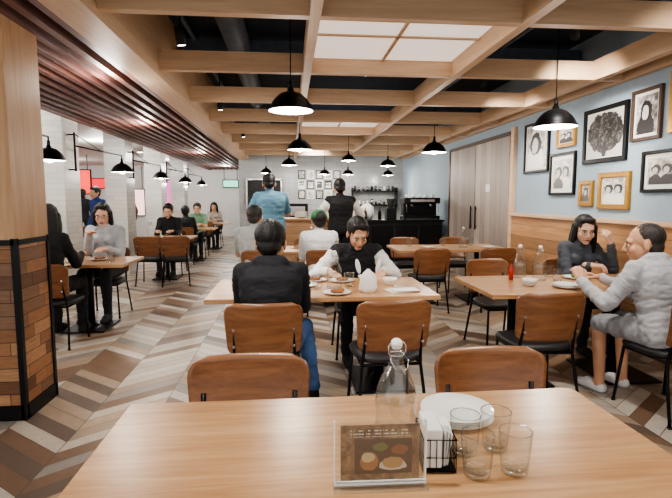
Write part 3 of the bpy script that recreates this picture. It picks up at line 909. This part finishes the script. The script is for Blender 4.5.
person('seated_man', (-2.25, 12.4), math.pi, lean=.14, hp=-.15, top=(120, 156, 130), pants=(40, 42, 50), hair=(50, 46, 44), short=True, sc=1.04)
person('seated_woman', (-2.25, 15.1), math.pi, lean=.14, hp=-.15, top=(190, 180, 170), pants=(40, 42, 50), female=True, style='long', sc=1.04)
person('seated_man', (-4.45, 8.6), 0, lean=.14, hp=-.15, top=(60, 60, 70))
for (x, y, yw, c, f) in ((-3.95, 10.6, 2.6, (40, 60, 120), False), (-4.7, 10.9, -2.6, (30, 30, 34), True), (-6.0, 9.2, .5, (32, 30, 34), False), (-4.6, 14.5, 3.0, (150, 60, 60), True), (-5.3, 13.2, 0, (34, 34, 40), False), (-4.3, 13.4, 3, (60, 60, 66), False)):
    person('standing_woman' if f else 'standing_man', (x, y), yw, sit=False, lean=.03, top=c, female=f, style='long' if f else 'short', walk=.6)

# ------------------------------------------------------------ tableware
def swing_bottle():
    mb = MB()
    o = [(.05, .001), (.056, .006), (.057, .02), (.057, .12), (.053, .15), (.040, .185), (.024, .212), (.0175, .23), (.017, .25), (.0205, .253), (.0205, .266), (.017, .268), (.013, .268)]
    mb.lathe(o, M_glass, seg=40)
    mb.lathe([(.001, .004), (.053, .004), (.0545, .012)], M_glass, seg=40)
    mb.lathe([(.0545, .118), (.001, .119)], M_water, seg=40)
    mb.lathe([(.001, .266), (.0105, .267), (.016, .27), (.0165, .277), (.013, .285), (.008, .289), (.001, .29)], M_plate, seg=20)
    mb.lathe([(.012, .262), (.015, .268), (.012, .2695)], M_paper, seg=20)
    for s in (-1, 1):
        mb.tube([(s*.021, 0, .245), (s*.027, -.005, .25), (s*.027, -.004, .27), (s*.019, 0, .279), (s*.012, 0, .279)], .0016, M_steel, 6)
        mb.tube([(s*.021, 0, .245), (s*.026, -.02, .232), (s*.018, -.03, .212), (0, -.033, .206)], .0016, M_steel, 6)
    mb.tube([(.0215*math.cos(t), .0215*math.sin(t), .246) for t in [2*math.pi*k/20 for k in range(20)]], .0016, M_steel, 6, True)
    return mb.mesh('swing_top_bottle')
SB = swing_bottle()
def bottle(x, y, z=.75): place(SB, 'swing_top_bottle', (x, y, z+.001), .3)
def tumbler():
    mb = MB()
    mb.lathe([(.001, .001), (.029, .001), (.032, .004), (.0345, .03), (.040, .105), (.0395, .1075), (.038, .107), (.0375, .104)], M_glass, seg=36)
    mb.lathe([(.001, .010), (.028, .013), (.0325, .02)], M_glass, seg=36)
    mb.tube([(.0392*math.cos(t), .0392*math.sin(t), .1068) for t in [2*math.pi*k/32 for k in range(32)]], .0011, M_glass, 6, True)
    return mb.mesh('water_tumbler')
TB = tumbler()
def glass(x, y, z=.75): place(TB, 'water_tumbler', (x, y, z+.001))
def plate(x, y, r=.1, n=1, food=None, z=.75):
    mb = MB()
    for k in range(n):
        s = r/.1
        mb.lathe([(.001, 0), (.058*s, 0), (.062*s, .003), (.097*s, .014), (.1*s, .017), (.098*s, .0185), (.06*s, .006), (.001, .005)], M_plate, (0, 0, k*.006), 36)
    if food:
        for k in range(9):
            a = k*2.4; rr = r*.42*math.sqrt(k/9)
            mb.sph((rr*math.cos(a), rr*math.sin(a), .016+n*.006), (r*.2, r*.17, .014), food, 8)
    mb.build('dinner_plate', (x, y, z+.001))
def bowl(x, y, r=.07, food=None):
    mb = MB()
    mb.lathe([(.001, 0), (r*.5, 0), (r*.55, .006), (r*.9, .035), (r, .055), (r*.96, .055), (r*.85, .035), (r*.5, .01), (.001, .008)], M_plate, seg=28)
    if food: mb.lathe([(.001, .04), (r*.4, .044), (r*.84, .036)], food, seg=20)
    mb.build('serving_bowl', (x, y, .751))
bottle(.289, 1.29)
glass(.545, 1.10); glass(.448, 1.095); glass(.545, 1.215); glass(.455, 1.2)
plate(.505, 1.405, .11, 4)
mb = MB()
m, nt, b = newmat('menu_card_print')
co = objco(nt); sep = nd(nt, 'ShaderNodeSeparateXYZ'); nt.links.new(co, sep.inputs[0])
x, z = sep.outputs[0], sep.outputs[2]
n1 = noise(nt, co, 22, 5, .7, .5)
col = ramp(nt, n1, [(.38, srgb((92, 66, 48))), (.5, srgb((132, 100, 74))), (.62, srgb((164, 134, 102)))])
def rect(x0, x1, z0, z1):
    a = mth(nt, 'MULTIPLY', mth(nt, 'GREATER_THAN', x, x0), mth(nt, 'LESS_THAN', x, x1))
    b_ = mth(nt, 'MULTIPLY', mth(nt, 'GREATER_THAN', z, z0), mth(nt, 'LESS_THAN', z, z1))
    return mth(nt, 'MULTIPLY', a, b_)
def ell(cx, cz, a, c):
    dx = mth(nt, 'POWER', mth(nt, 'ABSOLUTE', mth(nt, 'DIVIDE', mth(nt, 'SUBTRACT', x, cx), a)), 2.0)
    dz = mth(nt, 'POWER', mth(nt, 'ABSOLUTE', mth(nt, 'DIVIDE', mth(nt, 'SUBTRACT', z, cz), c)), 2.0)
    dd = mth(nt, 'ADD', mth(nt, 'ADD', dx, dz), mth(nt, 'MULTIPLY', mth(nt, 'SUBTRACT', noise(nt, co, 70, 3), .5), 1.2))
    return mth(nt, 'LESS_THAN', dd, 1.0)
col = mixc(nt, rect(-.06, .075, .03, .115), col, srgb((70, 52, 42)))
for (cx, cz, a, c, cc) in ((.03, .05, .034, .013, (214, 204, 190)), (.03, .056, .024, .014, (186, 146, 96)), (-.025, .06, .022, .022, (166, 112, 64)), (-.028, .07, .016, .012, (212, 188, 146)), (.045, .088, .02, .012, (140, 84, 52)), (0, .095, .018, .01, (104, 110, 66))):
    col = mixc(nt, ell(cx, cz, a, c), col, srgb(cc))
lines = mth(nt, 'MULTIPLY', rect(-.07, .07, .12, .142), mth(nt, 'GREATER_THAN', mth(nt, 'SINE', mth(nt, 'MULTIPLY', z, 800.0)), .2))
col = mixc(nt, mth(nt, 'MULTIPLY', lines, mth(nt, 'GREATER_THAN', noise(nt, mapping(nt, co, (1, 1, .2)), 160, 1), .48)), col, srgb((235, 225, 205)))
nt.links.new(col, b.inputs['Base Color']); b.inputs['Roughness'].default_value = .4
mb.box((0, 0, .082), (.185, .002, .135), m)
mb.box((0, -.0035, .082), (.215, .003, .155), M_glass, .001)
mb.box((0, .0, .003), (.22, .06, .006), M_glass, .001)
for s in (-1, 1): mb.box((s*.107, 0, .082), (.003, .012, .156), M_plate)
mb.box((0, 0, .008), (.215, .014, .004), M_plate)
mb.build('table_sign', (.205, 1.075, .751), -.03)
mb = MB()
for z in (.004, .04, .085):
    mb.tube([(-.04, -.06, z), (.04, -.06, z), (.04, .06, z), (-.04, .06, z)], .002, M_blk, 6, True)
for k in range(9):
    y = -.06+.015*k
    for s in (-1, 1): mb.cyl((s*.04, y, .004), (s*.04, y, .085), .0012, M_blk, seg=6)
for k in range(6):
    xx = -.04+.016*k
    for s in (-1, 1): mb.cyl((xx, s*.06, .004), (xx, s*.06, .085), .0012, M_blk, seg=6)
mb.box((0, 0, .004), (.078, .118, .003), M_blk)
mb.box((-.014, .0, .06), (.042, .11, .1), M_paper, .004); mb.box((.02, .02, .052), (.026, .07, .09), M_paper, .003, (0, .12, 0))
for k in range(3): mb.box((.012+.006*k, -.035, .06), (.003, .035, .09), M_white, 0, (.1*k, .05, .1))
mb.build('napkin_caddy', (.366, 1.17, .751), -.1)

bottle(.33, 3.62); glass(.2, 3.6); glass(.45, 3.7); glass(-.2, 3.8)
plate(.1, 3.75, .11, 1, M_green); plate(.33, 3.42, .1, 1, M_food); bowl(-.15, 3.57, .07, M_food); bowl(.62, 3.88, .075, M_green); plate(.2, 3.98, .1, 1, M_food); bowl(-.38, 3.75, .06, M_green)
plate(.42, 3.93, .1, 1, M_food); bowl(.78, 3.75, .06, M_food)
mb = MB()
mb.lathe([(.001, 0), (.05, 0), (.062, .03), (.058, .1), (.04, .14), (.016, .16), (.012, .17)], M_paper, seg=30, ripple=lambda a, z: .09*math.sin(5*a+z*20)+.05*math.sin(9*a))
for s in (-1, 1):
    mb.sph((s*.035, 0, .2), (.018, .01, .055), M_paper, 12, Matrix.Rotation(s*.2, 4, 'Y'))
mb.build('knotted_paper_bag', (.56, 3.46, .751))
mb = MB()
mb.box((0, 0, .002), (.22, .16, .002), M_paper, 0, (0, 0, .2)); mb.box((.03, .01, .006), (.2, .15, .002), M_red, 0, (0, 0, -.15)); mb.box((.02, -.01, .010), (.19, .14, .002), M_paper, 0, (0, 0, .05))
mb.build('paper_placemat', (.82, 3.5, .751))
bottle(1.95, 3.98); bottle(2.06, 3.85); glass(2.16, 3.75); glass(2.2, 3.95); plate(2.1, 3.5, .11, 3); plate(2.42, 3.9, .11, 1, M_green); bowl(1.85, 3.6, .06)
mb = bottle_simple(M_red, .018, .13); mb.build('sauce_bottle', (1.84, 3.9, .751))
for x in (-.3, .1, .5, .8): plate(x, 6.65+.1*math.sin(x*9), .1, 1, random.choice([M_food, M_green]))
for x in (1.7, 2.2, 2.6): glass(x, 6.85)
bottle(2.4, 6.6); bottle(.3, 6.85); plate(1.9, 6.6, .1); plate(2.75, 6.55, .1)
bottle_simple(M_red, .028, .2).build('sauce_bottle', (-2.5, 5.45, .751)); bottle(-2.58, 5.7); plate(-2.1, 5.6, .11, 1, M_food); glass(-1.9, 5.4); plate(-2.3, 5.42, .08)
plate(-2.2, 9.0, .11, 1, M_food); glass(-2.0, 9.2); plate(-2.2, 11.6, .11); bottle(-2.5, 9.1)
mb = MB()
mb.box((0, 0, .13), (.3, .14, .26), cloth((104, 116, 104)), .03, seg=3); mb.tube([(-.09, 0, .25), (-.07, 0, .36), (.07, 0, .36), (.09, 0, .25)], .008, M_blk)
mb.build('tote_bag', (-2.62, 4.6, .001), 1.3)
mb = MB()
mb.sph((0, 0, .09), (.11, .09, .09), cloth((196, 140, 146)), 18); mb.box((0, 0, .06), (.2, .13, .11), cloth((196, 140, 146)), .03); mb.tube([(-.06, 0, .15), (-.05, 0, .24), (.05, 0, .24), (.06, 0, .15)], .006, M_gold)
mb.build('handbag', (.62, 3.12, .457), .2)

# ------------------------------------------------------------ world + camera
w = bpy.data.worlds.new('World'); scene.world = w; w.use_nodes = True
bg = w.node_tree.nodes['Background']; bg.inputs[0].default_value = (1, .98, .95, 1); bg.inputs[1].default_value = .85
cam = bpy.data.cameras.new('Camera'); co_ = bpy.data.objects.new('Camera', cam); scene.collection.objects.link(co_)
cam.sensor_width = 36; cam.lens = 490/672*36; cam.clip_start = .05
co_.location = (0, 0, 1.42)
psi, th = math.radians(5.4), math.radians(5.8)
F = V((math.sin(psi)*math.cos(th), math.cos(psi)*math.cos(th), -math.sin(th)))
co_.rotation_euler = F.to_track_quat('-Z', 'Y').to_euler()
scene.camera = co_
scene.view_settings.view_transform = 'AgX'
scene.view_settings.look = 'AgX - Medium High Contrast'
scene.view_settings.exposure = 0.8
